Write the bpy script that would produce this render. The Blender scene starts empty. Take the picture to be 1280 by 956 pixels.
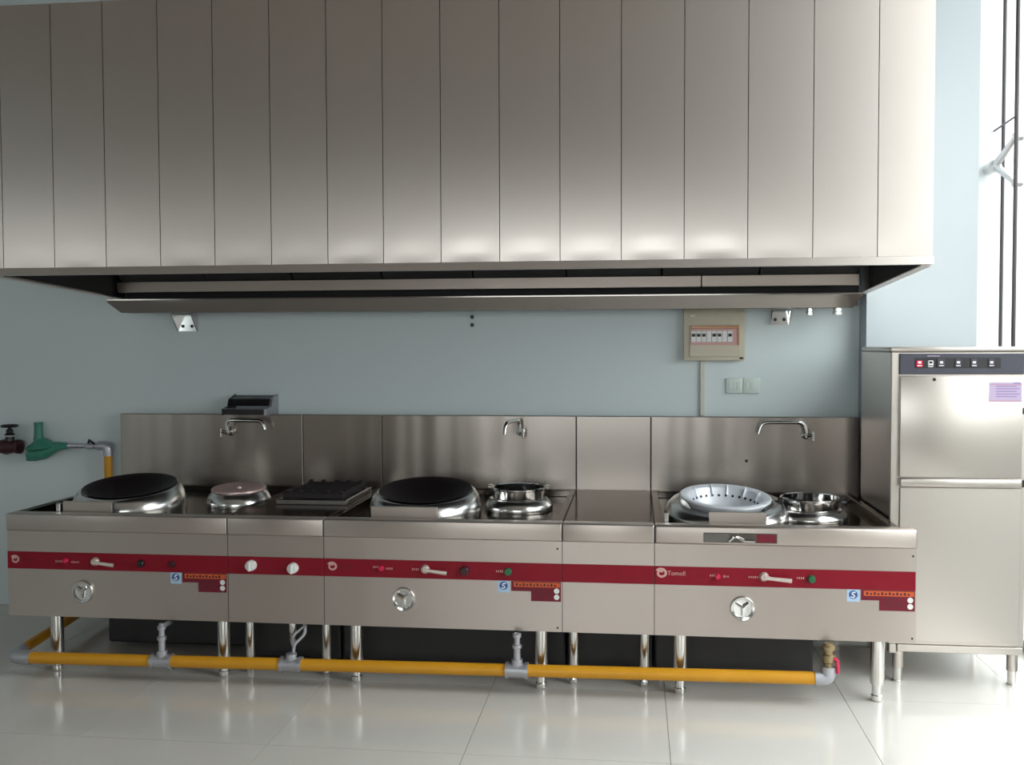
import bpy, bmesh, math, random
from mathutils import Vector, Matrix

random.seed(7)
sc = bpy.context.scene
COL = sc.collection
PI = math.pi

# ------------------------------------------------------------------ camera
F_PX = 1265.0
cam_d = bpy.data.cameras.new('camera')
cam_d.sensor_fit = 'HORIZONTAL'
cam_d.sensor_width = 36.0
cam_d.lens = 36.0 * F_PX / 1280.0
cam_d.clip_start = 0.05
cam = bpy.data.objects.new('camera', cam_d)
COL.objects.link(cam)
RX = Vector((0.9926761, 0.1207613, -0.0032977))      # camera right
RD = Vector((0.0012593, -0.0376399, -0.9992906))     # camera down
RF = Vector((-0.1207997, 0.9919677, -0.0375163))     # camera forward
m = Matrix((RX, -RD, -RF)).transposed().to_4x4()
m.translation = Vector((0, 0, 1.6))
cam.matrix_world = m
sc.camera = cam

# ------------------------------------------------------------------ world, daylight, exposure
w = bpy.data.worlds.new('overcast_sky')
sc.world = w
w.use_nodes = True
bg = w.node_tree.nodes['Background']
bg.inputs['Color'].default_value = (0.97, 0.985, 1.0, 1)
bg.inputs['Strength'].default_value = 6.3


def portal(name, loc, rot, sx, sy):
    d = bpy.data.lights.new(name, 'AREA')
    d.shape = 'RECTANGLE'
    d.size, d.size_y = sx, sy
    d.cycles.is_portal = True
    o = bpy.data.objects.new(name, d)
    o.location = loc
    o.rotation_euler = rot
    COL.objects.link(o)
    return o


XR = 1.98          # glazed right side
XL = -6.6          # left wall
YB = 5.80          # back wall
YR = -3.6          # wall behind the camera
YG = 1.9           # where the glass wall starts
ZC = 4.3           # ceiling
portal('daylight_side', (XR + 0.12, (YG + 5.88) / 2, 2.15), (0, PI / 2, 0), 4.2, 5.86 - YG)
portal('daylight_rear', (-0.6, YR - 0.15, 1.98), (PI / 2, 0, 0), 3.8, 1.36)

portal('daylight_left', (XL - 0.15, -2.0, 2.35), (0, -PI / 2, 0), 1.3, 1.4)

vs = sc.view_settings
vs.view_transform = 'Standard'
vs.look = 'None'
vs.exposure = 0.05
vs.gamma = 1.0
vs.use_curve_mapping = False


# ------------------------------------------------------------------ materials
def new_mat(name):
    mt = bpy.data.materials.new(name)
    mt.use_nodes = True
    nt = mt.node_tree
    return mt, nt, nt.nodes['Principled BSDF']


def noise(nt, scale, stretch=(1, 1, 1), detail=2.0, coord='Object'):
    tc = nt.nodes.new('ShaderNodeTexCoord')
    mp = nt.nodes.new('ShaderNodeMapping')
    mp.inputs['Scale'].default_value = stretch
    nz = nt.nodes.new('ShaderNodeTexNoise')
    nz.inputs['Scale'].default_value = scale
    nz.inputs['Detail'].default_value = detail
    nt.links.new(tc.outputs[coord], mp.inputs['Vector'])
    nt.links.new(mp.outputs['Vector'], nz.inputs['Vector'])
    return nz


def maprange(nt, src, a, b, lo=0.3, hi=0.7):
    r = nt.nodes.new('ShaderNodeMapRange')
    r.inputs['From Min'].default_value = lo
    r.inputs['From Max'].default_value = hi
    r.inputs['To Min'].default_value = a
    r.inputs['To Max'].default_value = b
    nt.links.new(src, r.inputs['Value'])
    return r.outputs['Result']


def simple(name, col, rough=0.5, metal=0.0, var=0.06, scale=30, ior=1.5):
    """plain procedural surface: slight mottling in colour and gloss"""
    mt, nt, p = new_mat(name)
    nz = noise(nt, scale, detail=3)
    mx = nt.nodes.new('ShaderNodeMix')
    mx.data_type = 'RGBA'
    lo = tuple(max(0, c * (1 - var)) for c in col) + (1,)
    hi = tuple(min(1, c * (1 + var)) for c in col) + (1,)
    mx.inputs[6].default_value = lo
    mx.inputs[7].default_value = hi
    nt.links.new(nz.outputs['Fac'], mx.inputs[0])
    nt.links.new(mx.outputs[2], p.inputs['Base Color'])
    nt.links.new(maprange(nt, nz.outputs['Fac'], rough * 0.9, min(1, rough * 1.1)), p.inputs['Roughness'])
    p.inputs['Metallic'].default_value = metal
    p.inputs['IOR'].default_value = ior
    return mt


def steel(name, col=(0.62, 0.60, 0.57), rough=0.30, aniso=0.6, tangent=(0, 0, 1), wave=0.25, wscale=(2.2, 2.2, 2.2)):
    """brushed stainless: gloss spread one way by the grain, slightly wavy sheet"""
    mt, nt, p = new_mat(name)
    p.inputs['Metallic'].default_value = 1.0
    p.inputs['Base Color'].default_value = col + (1,)
    p.inputs['Roughness'].default_value = rough
    p.inputs['Anisotropic'].default_value = aniso
    cv = nt.nodes.new('ShaderNodeCombineXYZ')
    for i in range(3):
        cv.inputs[i].default_value = tangent[i]
    nt.links.new(cv.outputs[0], p.inputs['Tangent'])
    wv = noise(nt, 1.0, wscale, 1.0)
    b = nt.nodes.new('ShaderNodeBump')
    b.inputs['Strength'].default_value = wave
    b.inputs['Distance'].default_value = 0.01
    nt.links.new(wv.outputs['Fac'], b.inputs['Height'])
    nt.links.new(b.outputs['Normal'], p.inputs['Normal'])
    return mt


M = {}
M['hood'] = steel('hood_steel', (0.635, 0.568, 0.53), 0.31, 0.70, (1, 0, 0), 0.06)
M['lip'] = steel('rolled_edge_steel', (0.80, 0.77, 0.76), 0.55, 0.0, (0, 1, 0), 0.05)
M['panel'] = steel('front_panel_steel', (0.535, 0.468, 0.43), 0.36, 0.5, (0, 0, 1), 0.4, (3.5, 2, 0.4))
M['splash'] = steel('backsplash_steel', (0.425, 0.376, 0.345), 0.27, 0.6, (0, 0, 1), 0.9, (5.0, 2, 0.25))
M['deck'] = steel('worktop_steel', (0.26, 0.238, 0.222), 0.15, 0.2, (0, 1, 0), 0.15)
M['deck'].node_tree.nodes['Principled BSDF'].inputs['Specular Tint'].default_value = (0.45, 0.43, 0.41, 1)   # edge tint lowered to darken the grazing reflections
M['ring'] = steel('spun_steel', (0.70, 0.69, 0.68), 0.22, 0.0, (0, 0, 1), 0.1)
M['dw'] = steel('dishwasher_steel', (0.60, 0.545, 0.505), 0.33, 0.0, (0, 0, 1), 0.2)
M['chrome'] = steel('chrome', (0.74, 0.73, 0.72), 0.10, 0.0, (0, 0, 1), 0.05)
M['leg'] = steel('leg_steel', (0.70, 0.68, 0.65), 0.20, 0.0, (0, 0, 1), 0.05)
M['alu'] = simple('pressed_aluminium', (0.80, 0.82, 0.88), 0.40, 0.45, 0.04)
M['pink'] = simple('dull_copper_pink', (0.62, 0.44, 0.42), 0.35, 0.6, 0.06)
M['iron'] = simple('black_iron', (0.008, 0.004, 0.006), 0.5, 0.0, 0.3, 20, 1.35)
M['castiron'] = simple('cast_iron', (0.015, 0.010, 0.012), 0.6, 0.0, 0.3, 40)
M['dark'] = simple('dark_sheet', (0.03, 0.028, 0.03), 0.6, 0.0, 0.2)  # near-black; on hood side sheets and understove boxes it stands for shade
M['red'] = simple('red_strip_film', (0.24, 0.008, 0.020), 0.35, 0.0, 0.08, 12, 1.3)
M['maroon'] = simple('maroon_sticker', (0.17, 0.018, 0.032), 0.45, 0.0, 0.1, 30, 1.3)
M['orange'] = simple('orange_sticker', (0.62, 0.10, 0.025), 0.4, 0.0, 0.1)
M['blue_white'] = simple('pale_blue_sticker', (0.42, 0.58, 0.78), 0.4)
M['blue'] = simple('blue_print', (0.03, 0.10, 0.32), 0.4)
M['white'] = simple('white_plastic', (0.80, 0.79, 0.78), 0.35, 0.0, 0.02)
M['pinkprint'] = simple('pale_pink_print', (0.62, 0.36, 0.34), 0.4)
M['lightmetal'] = simple('lever_alloy', (0.72, 0.62, 0.58), 0.3, 0.6)
M['green_btn'] = simple('green_button', (0.02, 0.12, 0.05), 0.3)
M['red_btn'] = simple('red_lamp', (0.60, 0.02, 0.08), 0.25)
M['black'] = simple('black_plastic', (0.012, 0.010, 0.012), 0.35, 0.0, 0.2)
M['yellow'] = simple('yellow_gas_paint', (0.66, 0.30, 0.012), 0.38, 0.0, 0.12, 6)
M['galv'] = simple('galvanised_fitting', (0.50, 0.50, 0.54), 0.42, 0.8, 0.12, 60)
M['greenpaint'] = simple('green_enamel', (0.045, 0.24, 0.17), 0.4, 0.0, 0.1)
M['darkred'] = simple('dark_red_enamel', (0.045, 0.008, 0.014), 0.35, 0.0, 0.1)
M['brass'] = simple('old_brass', (0.35, 0.27, 0.15), 0.4, 0.8)
M['wall'] = simple('pale_blue_wall_paint', (0.70, 0.775, 0.795), 0.55, 0.0, 0.015, 4)
M['whitewall'] = simple('white_wall_paint', (0.46, 0.42, 0.39), 0.6, 0.0, 0.015, 4)
M['jamb'] = simple('white_gloss_paint', (0.84, 0.85, 0.85), 0.5, 0.0, 0.01, 4)
M['pier'] = simple('dimmed_wall_paint', (0.475, 0.52, 0.555), 0.5, 0.0, 0.01, 4)  # the wall paint again, darkened against the strong daylight beside the glass
M['sidewall'] = simple('cream_wall_paint', (0.72, 0.69, 0.64), 0.6, 0.0, 0.015, 4)
M['outwall'] = simple('block_wall_render', (0.34, 0.33, 0.315), 0.8, 0.0, 0.08, 2)
M['ceil'] = simple('ceiling_paint', (0.50, 0.455, 0.415), 0.7, 0.0, 0.02, 4)
M['grout'] = simple('grout', (0.26, 0.24, 0.22), 0.8, 0.0, 0.1)
M['frame'] = simple('grey_window_frame', (0.30, 0.34, 0.34), 0.4, 0.2)
M['cable'] = simple('dark_steel_rod', (0.06, 0.05, 0.055), 0.4, 0.4)
M['spider'] = simple('cast_spider_steel', (0.62, 0.61, 0.61), 0.3, 0.85)
M['beige'] = simple('beige_box_plastic', (0.60, 0.54, 0.42), 0.4, 0.0, 0.03)
M['trunk'] = simple('ivory_trunking', (0.64, 0.63, 0.58), 0.4, 0.0, 0.02)
M['amber'] = simple('amber_cover', (0.50, 0.22, 0.09), 0.25)
M['socket'] = simple('socket_plastic', (0.68, 0.76, 0.72), 0.35, 0.0, 0.02)
M['ctrl'] = simple('slate_control_panel', (0.05, 0.05, 0.072), 0.4, 0.0, 0.06)
M['lilac'] = simple('lilac_notice', (0.52, 0.41, 0.58), 0.5, 0.0, 0.03)
M['lilacprint'] = simple('violet_print', (0.22, 0.14, 0.40), 0.5)
M['roseprint'] = simple('rose_print', (0.55, 0.22, 0.30), 0.5)
M['ground'] = simple('pale_paving', (0.17, 0.165, 0.16), 0.8, 0.0, 0.06, 3)

# polished porcelain tile, each tile a touch different
mt, nt, p = new_mat('porcelain_tile')
oi = nt.nodes.new('ShaderNodeObjectInfo')
nz = noise(nt, 5, detail=5)
ad = nt.nodes.new('ShaderNodeMath'); ad.operation = 'ADD'
nt.links.new(maprange(nt, oi.outputs['Random'], 0, 0.5, 0, 1), ad.inputs[0])
nt.links.new(maprange(nt, nz.outputs['Fac'], 0, 0.5), ad.inputs[1])
mx = nt.nodes.new('ShaderNodeMix'); mx.data_type = 'RGBA'
mx.inputs[6].default_value = (0.66, 0.63, 0.595, 1)
mx.inputs[7].default_value = (0.71, 0.68, 0.645, 1)
nt.links.new(ad.outputs[0], mx.inputs[0])
nt.links.new(mx.outputs[2], p.inputs['Base Color'])
p.inputs['Roughness'].default_value = 0.14
M['tile'] = mt

# thin clear glass (a pane: sees through, mirrors a little)
mt, nt, p = new_mat('clear_glass')
nt.nodes.remove(p)
out = nt.nodes['Material Output']
tr = nt.nodes.new('ShaderNodeBsdfTransparent'); tr.inputs['Color'].default_value = (0.93, 0.96, 0.95, 1)
gl = nt.nodes.new('ShaderNodeBsdfGlossy'); gl.inputs['Roughness'].default_value = 0.0
lw = nt.nodes.new('ShaderNodeLayerWeight'); lw.inputs['Blend'].default_value = 0.5
pw = nt.nodes.new('ShaderNodeMath'); pw.operation = 'POWER'; pw.inputs[1].default_value = 5.0
nt.links.new(lw.outputs['Facing'], pw.inputs[0])
fr = nt.nodes.new('ShaderNodeMath'); fr.operation = 'MULTIPLY_ADD'; fr.inputs[1].default_value = 0.9; fr.inputs[2].default_value = 0.03
nt.links.new(pw.outputs[0], fr.inputs[0])
ms = nt.nodes.new('ShaderNodeMixShader')
nt.links.new(fr.outputs[0], ms.inputs[0]); nt.links.new(tr.outputs[0], ms.inputs[1]); nt.links.new(gl.outputs[0], ms.inputs[2])
nt.links.new(ms.outputs[0], out.inputs['Surface'])
M['glass'] = mt


# ------------------------------------------------------------------ mesh helpers (world coordinates)
def new():
    return bmesh.new()


def box(bm, x0, x1, y0, y1, z0, z1, bev=0.0, seg=2):
    vs_ = [bm.verts.new((x, y, z)) for x in (x0, x1) for y in (y0, y1) for z in (z0, z1)]
    q = [(0, 1, 3, 2), (4, 6, 7, 5), (0, 4, 5, 1), (2, 3, 7, 6), (0, 2, 6, 4), (1, 5, 7, 3)]
    fs = [bm.faces.new([vs_[i] for i in f]) for f in q]
    if bev > 0:
        es = list({e for f in fs for e in f.edges})
        bmesh.ops.bevel(bm, geom=es, offset=bev, segments=seg, affect='EDGES', profile=0.5)
    return vs_


def prism(bm, pts, axis, a, b):
    """polygon pts extruded from a to b along axis; pts lie on the other two axes in order"""
    def v(p, t):
        if axis == 'x': return (t, p[0], p[1])
        if axis == 'y': return (p[0], t, p[1])
        return (p[0], p[1], t)
    A = [bm.verts.new(v(p, a)) for p in pts]
    B = [bm.verts.new(v(p, b)) for p in pts]
    n = len(pts)
    bm.faces.new(A); bm.faces.new(list(reversed(B)))
    for i in range(n):
        bm.faces.new((A[i], B[i], B[(i + 1) % n], A[(i + 1) % n]))


def lathe(bm, prof, c, axis='z', seg=32, closed=False):
    """prof: (radius, height) pairs turned about an axis through c"""
    c = Vector(c)
    def pos(r, h, t):
        u, v = r * math.cos(t), r * math.sin(t)
        if axis == 'z': return c + Vector((u, v, h))
        if axis == 'y': return c + Vector((u, h, v))
        return c + Vector((h, u, v))
    rings = []
    for r, h in prof:
        if r < 1e-6:
            rings.append([bm.verts.new(pos(0, h, 0))])
        else:
            rings.append([bm.verts.new(pos(r, h, 2 * PI * i / seg)) for i in range(seg)])
    pairs = list(zip(rings, rings[1:]))
    if closed: pairs.append((rings[-1], rings[0]))
    for a, b in pairs:
        for i in range(seg):
            j = (i + 1) % seg
            if len(a) == 1 and len(b) == 1: continue
            if len(a) == 1: bm.faces.new((a[0], b[i], b[j]))
            elif len(b) == 1: bm.faces.new((a[i], b[0], a[j]))
            else: bm.faces.new((a[i], b[i], b[j], a[j]))


def cyl(bm, c, r, h0, h1, axis='z', seg=24, bev=0.0):
    if bev:
        lathe(bm, [(0, h0), (r - bev, h0), (r, h0 + bev), (r, h1 - bev), (r - bev, h1), (0, h1)], c, axis, seg)
    else:
        lathe(bm, [(0, h0), (r, h0), (r, h1), (0, h1)], c, axis, seg)


def round_path(pts, rad, n=6):
    pts = [Vector(p) for p in pts]
    out = [pts[0]]
    for i in range(1, len(pts) - 1):
        a, b, c = pts[i - 1], pts[i], pts[i + 1]
        r = min(rad, (a - b).length * 0.49, (c - b).length * 0.49)
        p0 = b + (a - b).normalized() * r
        p1 = b + (c - b).normalized() * r
        for k in range(n + 1):
            t = k / n
            out.append(p0 * (1 - t) ** 2 + b * 2 * t * (1 - t) + p1 * t * t)
    out.append(pts[-1])
    return out


def tube(bm, pts, r, seg=12, rad=0.0):
    pts = round_path(pts, rad) if rad else [Vector(p) for p in pts]
    rs = r if isinstance(r, (list, tuple)) else [r] * len(pts)
    rings = []
    u = None
    for i, p in enumerate(pts):
        d = (pts[min(i + 1, len(pts) - 1)] - pts[max(i - 1, 0)]).normalized()
        if u is None:
            u = d.orthogonal().normalized()
        else:
            u = (u - d * u.dot(d)).normalized()
        v = d.cross(u)
        rings.append([bm.verts.new(p + (u * math.cos(2 * PI * k / seg) + v * math.sin(2 * PI * k / seg)) * rs[i]) for k in range(seg)])
    for a, b in zip(rings, rings[1:]):
        for k in range(seg):
            j = (k + 1) % seg
            bm.faces.new((a[k], a[j], b[j], b[k]))
    bm.faces.new(list(reversed(rings[0])))
    bm.faces.new(rings[-1])


ORG = {}


def tag(o, label=None, cat=None, group=None, kind=None):
    if label: o['label'] = label
    if cat: o['category'] = cat
    if group: o['group'] = group
    if kind: o['kind'] = kind
    return o


def thing(name, label, cat, loc, group=None):
    o = bpy.data.objects.new(name, None)
    o.empty_display_size = 0.1
    COL.objects.link(o)
    o.location = loc
    ORG[o] = Vector(loc)
    return tag(o, label, cat, group)


def obj(name, bm, mat, parent=None, smooth=35, mats=None):
    """link a bmesh (world coordinates) as ONE object, origin at its middle (top-level: middle of its base)"""
    bmesh.ops.recalc_face_normals(bm, faces=bm.faces)
    lo = Vector([min(v.co[i] for v in bm.verts) for i in range(3)])
    hi = Vector([max(v.co[i] for v in bm.verts) for i in range(3)])
    c = (lo + hi) / 2
    if parent is None: c.z = lo.z
    for v in bm.verts: v.co -= c
    me = bpy.data.meshes.new(name)
    bm.to_mesh(me); bm.free()
    for x in (mats or [mat]): me.materials.append(x)
    if smooth:
        me.polygons.foreach_set('use_smooth', [True] * len(me.polygons))
        me.set_sharp_from_angle(angle=math.radians(smooth))
    o = bpy.data.objects.new(name, me)
    COL.objects.link(o)
    ORG[o] = c.copy()
    if parent is not None:
        o.parent = parent
        o.location = c - ORG[parent]
    else:
        o.location = c
    return o


def shared(src, name, delta, parent):
    """another of the same mesh, moved by delta (world)"""
    o = bpy.data.objects.new(name, src.data)
    COL.objects.link(o)
    ORG[o] = ORG[src] + Vector(delta)
    o.parent = parent
    o.location = ORG[o] - ORG[parent]
    return o


def copy_tree(src, delta, parent=None):
    o = src.copy()
    COL.objects.link(o)
    ORG[o] = ORG[src] + Vector(delta)
    if parent is not None:
        o.parent = parent
    else:
        o.location = ORG[o]
    for ch in [c for c in bpy.data.objects if c.parent == src]:
        copy_tree(ch, delta, o)
    return o


def struct(name, bm, mat, parent=None, smooth=0):
    o = obj(name, bm, mat, parent, smooth)
    if parent is None: o['kind'] = 'structure'
    return o


def text_part(name, body, size, x, z, y, mat, parent, thick=0.0006):
    cu = bpy.data.curves.new(name, 'FONT')
    cu.body = body; cu.size = size; cu.extrude = thick; cu.resolution_u = 3
    tmp = bpy.data.objects.new('text_tmp', cu)
    me = bpy.data.meshes.new_from_object(tmp)
    bpy.data.objects.remove(tmp); bpy.data.curves.remove(cu)
    bm = new(); bm.from_mesh(me); bpy.data.meshes.remove(me)
    for v in bm.verts:
        v.co = Vector((x + v.co.x, y - v.co.z, z + v.co.y))
    return obj(name, bm, mat, parent, 0)


# ------------------------------------------------------------------ the room
bm = new(); box(bm, XL - 0.2, 2.2, YR - 0.2, 6.1, -0.14, -0.004)
floor = struct('floor', bm, M['grout'])
T = 0.8
tile_src = None
for i in range(-10, 4):
    for k in range(-12, 3):
        x0, x1 = 0.137 + i * T, 0.137 + (i + 1) * T
        y0, y1 = 4.65 + k * T, 4.65 + (k + 1) * T
        x0, x1 = max(x0, XL), min(x1, 2.06)
        y0, y1 = max(y0, YR), min(y1, 5.93)
        if x1 - x0 < 0.02 or y1 - y0 < 0.02: continue
        full = abs(x1 - x0 - T) < 1e-4 and abs(y1 - y0 - T) < 1e-4
        g = 0.0012
        if full and tile_src is not None:
            shared(tile_src, 'tile', (x0 + T / 2 - ORG[tile_src].x, y0 + T / 2 - ORG[tile_src].y, 0), floor)
            continue
        bm = new(); box(bm, x0 + g, x1 - g, y0 + g, y1 - g, -0.005, 0.0)
        o = obj('tile', bm, M['tile'], floor, 0)
        if full: tile_src = o

bm = new(); box(bm, XL - 0.2, 1.232, YB, YB + 0.2, 0, ZC)
struct('wall_back', bm, M['wall'])
bm = new(); box(bm, 1.234, 1.80, 5.64, YB + 0.2, 0, ZC)
struct('trim_1', bm, M['pier'])
bm = new(); box(bm, 1.802, 2.10, 5.90, 6.10, 0, ZC)
struct('wall_right', bm, M['jamb'])
LY0, LY1, LZ0, LZ1 = -2.7, -1.3, 1.7, 3.0
bm = new()
box(bm, XL - 0.2, XL, YR, LY0, 0, ZC); box(bm, XL - 0.2, XL, LY1, YB, 0, ZC)
box(bm, XL - 0.2, XL, LY0, LY1, 0, LZ0); box(bm, XL - 0.2, XL, LY0, LY1, LZ1, ZC)
struct('wall_left', bm, M['wall'])
bm = new(); box(bm, XL - 0.2, 2.2, YR - 0.2, 6.1, ZC, ZC + 0.2)
struct('ceiling', bm, M['ceil'])
# wall behind the camera with a long window band
WX0, WX1, WZ0, WZ1 = -2.5, 1.3, 1.30, 2.66
bm = new()
box(bm, XL, 2.1, YR - 0.2, YR, 0, WZ0)
box(bm, XL, 2.1, YR - 0.2, YR, WZ1, ZC)
box(bm, XL, WX0, YR - 0.2, YR, WZ0, WZ1)
box(bm, WX1, 2.1, YR - 0.2, YR, WZ0, WZ1)
struct('wall_front', bm, M['whitewall'])
bm = new(); box(bm, -30, 30, -30, 40, -0.3, -0.145)
struct('ground', bm, M['ground'])
bm = new(); box(bm, 6.2, 6.45, -12, 32, -0.145, 2.0)
struct('sky_block_wall', bm, M['outwall'])  # added outside to block low sky from the dishwasher's reflection


def glazing(name, kind, a0, a1, z0, z1, pos, n):
    root = bpy.data.objects.new(name, None); COL.objects.link(root)
    root['kind'] = 'structure'
    root.location = (pos, a0, z0) if kind == 'x' else (a0, pos, z0)
    ORG[root] = Vector(root.location)
    st = (a1 - a0) / n
    for i in range(n):
        p0, p1 = a0 + i * st + 0.008, a0 + (i + 1) * st - 0.008
        bm = new()
        if kind == 'x': box(bm, pos, pos + 0.012, p0, p1, z0 + 0.06, z1 - 0.06)
        else: box(bm, p0, p1, pos - 0.012, pos, z0 + 0.06, z1 - 0.06)
        obj('pane', bm, M['glass'], root, 0)
    for zz in (z0, z1 - 0.06):
        bm = new()
        if kind == 'x': box(bm, pos - 0.03, pos + 0.04, a0, a1, zz, zz + 0.06)
        else: box(bm, a0, a1, pos - 0.04, pos + 0.03, zz, zz + 0.06)
        obj('frame_rail', bm, M['frame'], root, 0)
    return root


bm = new(); box(bm, XR, XR + 0.2, YR, YG, 0, ZC)
struct('wall_side', bm, M['sidewall'])
win = glazing('window_1', 'x', YG + 0.002, 5.88, 0.0, ZC, XR + 0.05, 3)
win3 = glazing('window_3', 'x', LY0, LY1, LZ0, LZ1, XL - 0.10, 2)
win2 = glazing('window_2', 'y', WX0, WX1, WZ0, WZ1, YR - 0.08, 3)

# point fixing and tension rods of the glass wall
for yy, rr, lab in ((5.815, 0.010, 'thin dark tension rod nearest the white wall by the glass'),
                    (5.625, 0.011, 'thin dark tension rod at the right edge by the glass')):
    bm = new(); cyl(bm, (1.980, yy, 0), rr, 0.0, ZC, 'z', 10)
    tag(obj('tension_rod', bm, M['cable']), lab, 'rod', 'tension rods of the glass wall')
t = thing('glass_spider', 'cast metal spider bracket with forked arms holding the glass wall', 'bracket', (1.955, 5.74, 2.55))
bm = new(); cyl(bm, (1.930, 0, 2.555), 0.030, 5.80, 5.898, 'y', 16, 0.006); obj('stub', bm, M['spider'], t)
bm = new(); lathe(bm, [(0, -0.03), (0.03, -0.02), (0.036, 0), (0.03, 0.02), (0, 0.03)], (1.930, 5.79, 2.555), 'y', 16); obj('hub', bm, M['spider'], t)
for dz in (0.13, -0.11):
    bm = new(); tube(bm, [(1.930, 5.785, 2.555), (1.955, 5.72, 2.555 + dz * 0.45), (1.990, 5.665, 2.555 + dz)], [0.022, 0.018, 0.014], 10)
    a = obj('arm', bm, M['spider'], t)
    bm = new(); cyl(bm, (0, 5.665, 2.555 + dz), 0.022, 1.975, 2.029, 'x', 14, 0.004); obj('clamp', bm, M['spider'], a)
bm = new(); tube(bm, [(1.960, 5.898, 2.765), (1.960, 5.60, 2.775)], 0.005, 8)
tag(obj('tie_bar', bm, M['cable']), 'short thin horizontal tie bar between the dark rods by the glass', 'rod')

# ------------------------------------------------------------------ extractor hood
HX0, HX1, HY0 = -2.975, 1.230, 4.40
HZT = 3.165
hood = thing('extractor_hood', 'long stainless steel extractor hood of many vertical panels above the stoves', 'extractor hood', (-0.85, 4.4, 1.92))
SEAM = [-2.973, -2.913, -2.660, -2.408, -2.146, -1.887, -1.622, -1.361, -1.107, -0.848, -0.588, -0.324, -0.060, 0.207, 0.473, 0.741, 1.004, 1.228]
ZP0 = 1.962


def hood_panel(x0, x1, k):
    bm = new()
    nx, nzz = 8, 18
    zs = [ZP0 + (HZT - ZP0) * ((j / nzz) ** 1.8) for j in range(nzz + 1)]
    rnd = 0.6 + 0.8 * random.random()
    grid = []
    for j, z in enumerate(zs):
        row = []
        for i in range(nx + 1):
            u = i / nx
            x = x0 + 0.0016 + (x1 - x0 - 0.0032) * u
            # the sheet bellies a little, most of all just above its bent bottom edge
            h = z - ZP0
            belly = -0.0016 * math.sin(PI * u) * math.exp(-((h - 0.035) / 0.035) ** 2) * rnd
            y = HY0 - belly
            row.append(bm.verts.new((x, y, z)))
        grid.append(row)
    for j in range(nzz):
        for i in range(nx):
            bm.faces.new((grid[j][i], grid[j][i + 1], grid[j + 1][i + 1], grid[j + 1][i]))
    # folded side edges and back
    for j in range(nzz):
        for i in (0, nx):
            a, b = grid[j][i], grid[j + 1][i]
            c = bm.verts.new((a.co.x, HY0 + 0.02, a.co.z)); d = bm.verts.new((b.co.x, HY0 + 0.02, b.co.z))
            bm.faces.new((a, b, d, c))
    return obj('panel', bm, M['hood'], hood, 30)


for k in range(17):
    hood_panel(SEAM[k], SEAM[k + 1], k)
# bottom edge follows the side walls, which drop a little to the back
def zlow(y): return 1.925 + (y - HY0) * (-0.060 / 1.3)
bm = new(); prism(bm, [(HY0 - 0.012, 1.927), (HY0 - 0.005, 1.961), (HY0 + 0.022, 1.961), (HY0 + 0.022, 1.927)], 'x', HX0, HX1); obj('front_lip', bm, M['hood'], hood, 0)
for xa, xb, yb in ((HX0, HX0 + 0.022, YB - 0.004), (HX1 - 0.022, HX1, 5.635)):
    bm = new(); prism(bm, [(HY0 + 0.023, 1.927), (yb, zlow(yb)), (yb, HZT), (HY0 + 0.023, HZT)], 'x', xa, xb)
    obj('side_panel', bm, M['hood'], hood, 0)
    la, lb = (xb + 0.001, xb + 0.006) if xa < 0 else (xa - 0.006, xa - 0.001)
    bm = new(); prism(bm, [(HY0 + 0.031, 1.937), (yb - 0.2, zlow(yb - 0.2) + 0.01), (yb - 0.2, HZT - 0.03), (HY0 + 0.031, HZT - 0.03)], 'x', la, lb); obj('side_shade_sheet', bm, M['dark'], hood, 0)  # dark sheets added so the hood's inner sides read as shaded
    fa, fb = (xa, xb + 0.022) if xa < 0 else (xa - 0.022, xb)
    bm = new(); prism(bm, [(HY0 + 0.023, 1.9225), (yb, zlow(yb) - 0.0045), (yb, zlow(yb) - 0.0005), (HY0 + 0.023, 1.9265)], 'x', fa, fb)
    obj('side_flange', bm, M['lip'], hood, 0)
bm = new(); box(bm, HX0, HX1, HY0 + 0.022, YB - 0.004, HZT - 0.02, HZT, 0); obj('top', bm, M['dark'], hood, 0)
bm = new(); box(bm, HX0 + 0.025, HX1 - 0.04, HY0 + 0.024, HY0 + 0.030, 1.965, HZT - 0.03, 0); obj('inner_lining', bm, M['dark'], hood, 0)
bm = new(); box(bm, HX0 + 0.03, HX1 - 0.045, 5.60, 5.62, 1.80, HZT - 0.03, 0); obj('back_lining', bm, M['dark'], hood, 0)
# filter rail in two lengths, the slotted filters over it
for x0, x1 in ((-2.93, 0.345), (0.352, 1.157)):
    bm = new(); prism(bm, [(5.462, 1.960), (5.490, 1.960), (5.500, 1.902), (5.474, 1.904)], 'x', x0, x1); obj('filter_rail', bm, M['panel'], hood, 0)
n = 8
for i in range(n):
    x0 = -2.90 + i * (4.06 / n); x1 = x0 + 4.06 / n - 0.01
    bm = new(); prism(bm, [(5.46, 1.965), (5.49, 1.965), (5.02, 2.44), (4.99, 2.44)], 'x', x0, x1); obj('filter', bm, M['dark'], hood, 0)
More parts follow.
